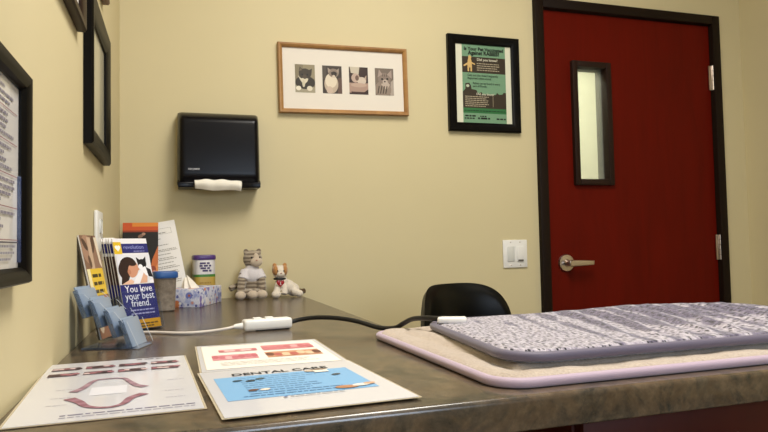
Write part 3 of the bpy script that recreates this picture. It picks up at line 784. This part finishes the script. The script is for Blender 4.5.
o = MB().box((.044, .103, -.0045), (.088, .206, .003)).build('brochure_stack', mat('dark_page_edges', '#4c4236', .5)); o.matrix_world = lean_M(.0455, -1.038, 1.346, .21, 0, TOP+.006)
o.location = (Vector(o.location)+Vector((0, 0, 0)))
tag(o, 'dark stack of leaflets directly behind the yellow text brochure', 'brochure')

# orange flyer and typed page standing in the corner
fl = thing('flyer', 'black and orange cat flyer leaning upright in the corner', 'flyer', M=lean_M(.012, -.125, .0, .30, 0, TOP+.002))
fw_, fh_ = .114, .283
MB().box((fw_/2, fh_/2, -.0008), (fw_, fh_, .0016)).build('card', mat('flyer_card', '#0e0806', .45), fl, smooth=False)
f = Flat(.0003, .00005)
f.rect(0, 0, fw_, fh_, '#0e0806'); f.rect(0, fh_-.028, fw_, fh_, '#c4501c'); f.rect(.03, fh_-.014, fw_, fh_, '#d8832e'); f.rect(0, fh_-.034, fw_, fh_-.028, '#8f3414')
f.poly([(fw_, .20), (fw_, .10), (.088, .10), (.095, .15)], '#c46a35'); f.poly([(fw_-.02, .10), (fw_, .14), (fw_, .05), (fw_-.03, .05)], '#d98a4a'); f.ell(.098, .115, .010, .014, '#8f3f2a'); f.ell(.102, .108, .006, .006, '#c98a76')
f.ell(.058, .235, .010, .006, '#7d6152', .5); f.ell(.067, .242, .006, .005, '#a8826c')
f.build('print', fl)
pg = thing('typed_page', 'white typed page with slanting edge leaning behind the orange flyer', 'page', M=lean_M(.073, -.085, .0, .26, .178, TOP+.003))
MB().box((.0775, .1335, -.0004), (.155, .267, .0008)).build('sheet', PAPER, pg, smooth=False)
f = Flat(.0003, .00004)
f.rect(.06, .222, .138, .243, '#a8a29a'); f.rect(.061, .223, .137, .242, '#eeeae4'); f.words(.062, .12, .2255, .003, '#8d867e', 1)
for k, yy in enumerate((.205, .182, .165, .160, .148, .135, .129, .117, .105, .099, .086, .08, .066, .054, .047)): f.words(.05, .146, yy, .0026, '#a49e96', .5 if k < 2 else .75)
f.build('print', pg)

# tub with blue lid
tb = thing('plastic_tub', 'taupe plastic tub with a bright blue lid behind the brochures', 'tub', (.153, -.402, TOP), .2)
tubm = mat('taupe_plastic', '#75695c', .4); setcol(tubm, ramp(tubm, noise(tubm, coords(tubm), 90, 3), [(.35, '#7b6f62'), (.65, '#968a7c')]))
MB().lathe([(.022, 0), (.0255, .003), (.030, .098), (.031, .1)], 40, sq=4).build('body', tubm, tb)
MB().lathe([(.0335, .096), (.0345, .098), (.0345, .110), (.0325, .1145), (.028, .1155), (.027, .112), (.01, .112)], 40, sq=4).build('lid', mat('blue_lid', '#2c5a9c', .35), tb)

# tissue box
e1 = Vector((.38, .925, 0)).normalized(); e2 = Vector((-e1.y, e1.x, 0))
tbx = thing('tissue_box', 'floral tissue box with a white tissue sticking out', 'tissue box', M=Matrix(((e1.x, e2.x, 0, .251), (e1.y, e2.y, 0, -.342), (0, 0, 1, TOP), (0, 0, 0, 1))))
def floral():
    m = mat('floral_print', '#b9bcd6', .5)
    n, l, b = nodes(m)
    def vor(sc, off, rnd=1):
        v = coords(m); a_ = n.new('ShaderNodeVectorMath'); a_.inputs[1].default_value = off; l.new(v, a_.inputs[0])
        x = n.new('ShaderNodeTexVoronoi'); x.inputs['Scale'].default_value = sc; l.new(a_.outputs[0], x.inputs['Vector']); return x
    v1 = vor(38, (.3, .1, .2)); v2 = vor(60, (1.3, .7, .4))
    base = ramp(m, noise(m, coords(m), 40, 3), [(.35, '#8d96c4'), (.5, '#d8d8e4'), (.65, '#a9b2d6')])
    petals = ramp(m, v1.outputs['Color'], [(.0, '#6d78b8'), (.3, '#c97a4c'), (.5, '#e2dde0'), (.7, '#7d6fae'), (.9, '#d59a6a')], 'CONSTANT')
    k1 = ramp(m, v1.outputs['Distance'], [(.38, '#ffffff'), (.46, '#000000')])
    c = mixc(m, k1, base, petals)
    k2 = ramp(m, v2.outputs['Distance'], [(.22, '#ffffff'), (.28, '#000000')])
    c = mixc(m, k2, c, ramp(m, v2.outputs['Color'], [(0, '#5a5f9c'), (.5, '#e8e4e0'), (.8, '#b4643c')], 'CONSTANT'))
    setcol(m, c); return m
MB().box((.103, .056, .028), (.206, .112, .056), .0015).build('carton', floral(), tbx)
MB().lathe([(.034, 0), (.034, .0006)], 32, Matrix.Translation((.107, .056, .0558)) @ Matrix.Diagonal((1.7, .6, 1, 1))).build('slot_film', mat('film', '#c9c6c4', .2), tbx)
def tis(u, v):
    a_ = u*2*PI; r = (1-v)**.62
    fold = 1+.22*math.sin(3*a_+1)+.12*math.sin(7*a_)
    return Vector((.085+(.046*math.cos(a_)*r*fold)-.012*v, .056+.020*math.sin(a_)*r*fold+.012*v, .056+.038*v*(1+.12*math.sin(2*a_))))
MB().grid(tis, 48, 14).build('tissue', TISSUE, tbx, angle=60)

# canister with purple lid
cn = thing('food_canister', 'white and yellow canister with a purple lid behind the tissue box', 'canister', (.276, -.052, TOP), .12)
MB().lathe([(.033, 0), (.0365, .003), (.0365, .142), (.035, .144)], 48, sq=4).build('body', mat('canister_white', '#c9c6c8', .35, coat=.3), cn)
MB().lathe([(.03685, .004), (.03685, .082)], 48, sq=4).build('yellow_label', mat('label_yellow', '#b99a48', .4, coat=.3), cn)
MB().lathe([(.0369, .082), (.0369, .091)], 48, sq=4).build('green_band', mat('label_green', '#3f7a2c', .4, coat=.3), cn)
MB().lathe([(.038, .141), (.039, .143), (.039, .152), (.0375, .156), (.033, .158), (.02, .157)], 48, sq=4).build('lid', mat('purple_lid', '#4b2f74', .35, coat=.2), cn)
f = Flat(.0002, .00003)
for k, (x0, x1) in enumerate(((-.019, .016), (-.020, .019), (-.017, .015), (-.01, .02))): f.words(x0, x1, .126-.0085*k, .0062, '#4a4168', 1)
o = f.build('brand_print', cn); o.matrix_local = frame_M((0, -.0369, 0), (1, 0, 0), (0, 0, 1))
f = Flat(.0002, .00003)
for k in range(3): f.words(-.02, .02, .06-.012*k, .004, '#a07d34', .9)
o = f.build('label_print', cn); o.matrix_local = frame_M((0, -.0372, 0), (1, 0, 0), (0, 0, 1))

# ------------------------------------------------------------------ plush cats
def fuzzy(m, s=420): bump(m, noise(m, coords(m), s, 3, .7), .003, .6); return m
def striped():
    m = mat('tabby_plush', '#8f7f6c', .95, sheen=.4)
    n, l, b = nodes(m)
    v = coords(m); wv = n.new('ShaderNodeTexWave'); wv.wave_type = 'BANDS'; wv.bands_direction = 'Z'
    wv.inputs['Scale'].default_value = 24; wv.inputs['Distortion'].default_value = 3; wv.inputs['Detail'].default_value = 2; l.new(v, wv.inputs['Vector'])
    setcol(m, ramp(m, wv.outputs['Fac'], [(.3, '#6f604f'), (.6, '#998a76'), (.85, '#a89a86')]))
    return fuzzy(m)
TABBY = striped(); CREAMP = fuzzy(mat('cream_plush', '#c7b6a0', .95, sheen=.4)); WHITEP = fuzzy(mat('white_plush', '#ddd2c2', .95, sheen=.4))
GINGER = fuzzy(mat('ginger_plush', '#b07b42', .95, sheen=.4)); KNIT = fuzzy(mat('white_sweater', '#d4ced0', .9, sheen=.3), 250); EYE = mat('bead_eye', '#120c08', .15); BROWNP = fuzzy(mat('brown_plush', '#5a4630', .95))
PINK = mat('pink_nose', '#b07c6c', .6)
def fuse(o, vox=.0028, it=6):
    r = o.modifiers.new('r', 'REMESH'); r.mode = 'VOXEL'; r.voxel_size = vox; r.use_smooth_shade = True
    s = o.modifiers.new('s', 'SMOOTH'); s.iterations = it; s.factor = .5
    return o
RY = lambda a_: Matrix.Rotation(a_, 4, 'Y')
c1 = thing('plush_cat', 'larger striped plush cat wearing a white sweater, sitting in the corner', 'plush toy', (.438, -.075, TOP))
b = MB()
b.ball((0, .005, .062), (.034, .030, .046)); b.ball((.004, 0, .1385), (.0335, .03, .032))                 # trunk, head
for s, rx in ((-1, -.18), (1, .18)): b.ball((.004+s*.022, .004, .164), (.010, .007, .013), RY(rx))        # ears
b.tube([(-.03, -.01, .088), (-.037, -.025, .055), (-.042, -.033, .02)], [.016, .015, .014], 14)          # left arm
b.tube([(.03, -.01, .088), (.032, -.022, .058), (.034, -.03, .03)], [.016, .015, .014], 14)
b.tube([(-.018, -.01, .02), (-.008, -.04, .017)], [.019, .016], 14); b.tube([(.02, -.01, .02), (.022, -.04, .017)], [.019, .016], 14)
b.tube(spline([(-.02, .015, .03), (-.045, .015, .045), (-.06, .01, .042), (-.076, .004, .036)], 6), .0105, 12)   # tail
fuse(b.build('body', TABBY, c1))
b = MB(); b.ball((0, .002, .082), (.035, .033, .036))
for s in (-1, 1): b.tube([(s*.021, -.004, .098), (s*.032, -.018, .068)], [.018, .0195], 16)
b.tube([(0.002, 0, .105), (.002, 0, .118)], [.024, .022], 20)
fuse(b.build('sweater', KNIT, c1), .0026, 4)
b = MB(); b.ball((.014, -.022, .130), (.022, .015, .019)); b.ball((.013, -.018, .147), (.010, .014, .014)); fuse(b.build('muzzle', CREAMP, c1), .002, 3)
for x in (-.002, .026): MB().ball((x, -.0285, .145), .0032, None, 12, 8).build('eye', EYE, c1)
MB().ball((.014, -.0372, .135), (.0035, .002, .0025), None, 12, 8).build('nose', PINK, c1)
for x, y_, z in ((-.043, -.04, .015), (-.002, -.048, .0165), (.030, -.048, .0165)): MB().ball((x, y_, z), (.0185, .017, .0155)).build('paw', CREAMP, c1)

c2 = thing('plush_cat', 'small white and ginger plush cat with a red heart tag, crouching', 'plush toy', (.556, -.07, TOP))
b = MB()
b.ball((-.012, -.005, .052), (.022, .022, .026), RY(.3)); b.ball((.012, .006, .036), (.030, .024, .026), RY(.6)); b.ball((.03, .008, .026), (.024, .022, .024))
b.ball((-.019, -.012, .090), (.0265, .024, .025))
b.tube([(-.024, -.016, .05), (-.032, -.03, .03), (-.036, -.036, .014)], [.013, .012, .013], 14); b.tube([(-.004, -.014, .045), (-.006, -.03, .022), (-.008, -.034, .012)], [.012, .011, .011], 14)
b.ball((-.038, -.04, .013), (.0165, .016, .0135)); b.tube([(.03, -.008, .02), (.048, -.022, .013)], [.015, .012], 14); b.ball((.048, -.02, .0125), (.015, .013, .0125))
for s in (-1, 1): b.ball((-.019+s*.017, -.008, .112), (.008, .006, .010), RY(s*.3))
fuse(b.build('body', WHITEP, c2), .0024, 5)
b = MB()
for s in (-1, 1): b.ball((-.019+s*.015, -.013, .094), (.0125, .0225, .0205), RY(s*.15)); b.ball((-.019+s*.0175, -.0085, .113), (.0085, .0065, .0105), RY(s*.3))
fuse(b.build('ginger_patches', GINGER, c2), .0022, 3)
b = MB(); b.ball((-.019, -.033, .084), (.014, .008, .010)); fuse(b.build('muzzle', WHITEP, c2), .002, 2)
for x in (-.030, -.008): MB().ball((x, -.0345, .095), .0025, None, 12, 8).build('eye', EYE, c2)
MB().ball((-.019, -.0415, .087), (.003, .0018, .0022), None, 12, 8).build('nose', PINK, c2)
MB().tube([(-.019+.020*math.cos(t_), -.008+.020*math.sin(t_), .0665) for t_ in (k*2*PI/24 for k in range(24))], .0032, 8, closed=True).build('collar', mat('black_collar', '#15110f', .6), c2)
pts = []
for k in range(28):
    t_ = k*2*PI/28; pts.append((.00088*16*math.sin(t_)**3, .00088*(13*math.cos(t_)-5*math.cos(2*t_)-2*math.cos(3*t_)-math.cos(4*t_))))
ht = MB().prism(pts, 0, .003, frame_M((-.022, -.040, .0525), (1, 0, 0), (0, -.1, 1)), .0008, 2).build('heart_tag', mat('red_tag', '#a31a22', .35, coat=.3), c2)
f = Flat(.0, .00002); f.rect(-.0022, -.006, .003, -.0045, '#e6dcd6'); f.rect(-.0008, -.006, .0012, .004, '#e6dcd6'); o = f.build('tag_print', ht); o.matrix_local = frame_M((-.022, -.0434, .0525), (1, 0, 0), (0, -.1, 1))
MB().tube(spline([(.045, .012, .022), (.060, .004, .018), (.071, -.004, .020)], 6), [.009]*12+[.0085], 12).build('tail', BROWNP, c2)

# ------------------------------------------------------------------ light
def area(name, loc, sx, sy, watts, col, rot=(0, 0, 0)):
    l = bpy.data.lights.new(name, 'AREA'); l.shape = 'RECTANGLE'; l.size = sx; l.size_y = sy; l.energy = watts; l.color = col
    o = bpy.data.objects.new(name, l); COL.objects.link(o); o.location = loc; o.rotation_euler = rot; return o
area('ceiling_troffer', (.95, -1.55, CZ-.02), .6, 1.2, 31, (1.0, .955, .88))
area('ceiling_troffer', (.95, -3.35, CZ-.02), .6, 1.2, 2.5, (1.0, .955, .88))
area('window_daylight', (1.0, FY+.03, 1.55), 1.0, .9, 17, (.66, .80, 1.0), (PI/2, 0, 0))
area('corridor_troffer', (1.9, .9, 2.68), 1.2, .6, 75, (1.0, .99, .95))
wn = MB()
for x, z, sx, sz in ((.47, 1.55, .06, 1.02), (1.53, 1.55, .06, 1.02), (1.0, 1.07, 1.0, .06), (1.0, 2.03, 1.0, .06)): wn.box((x, FY+.02, z), (sx, .04, sz), .003)
struct(wn.build('window_1', WHITEPL))
wd = bpy.data.worlds.new('world'); SC.world = wd; wd.use_nodes = True
wd.node_tree.nodes['Background'].inputs['Color'].default_value = (.02, .02, .02, 1)

SC.view_settings.view_transform = 'Standard'; SC.view_settings.look = 'None'
SC.view_settings.gamma = 1; SC.view_settings.use_curve_mapping = False
SC.view_settings.exposure = 0.63
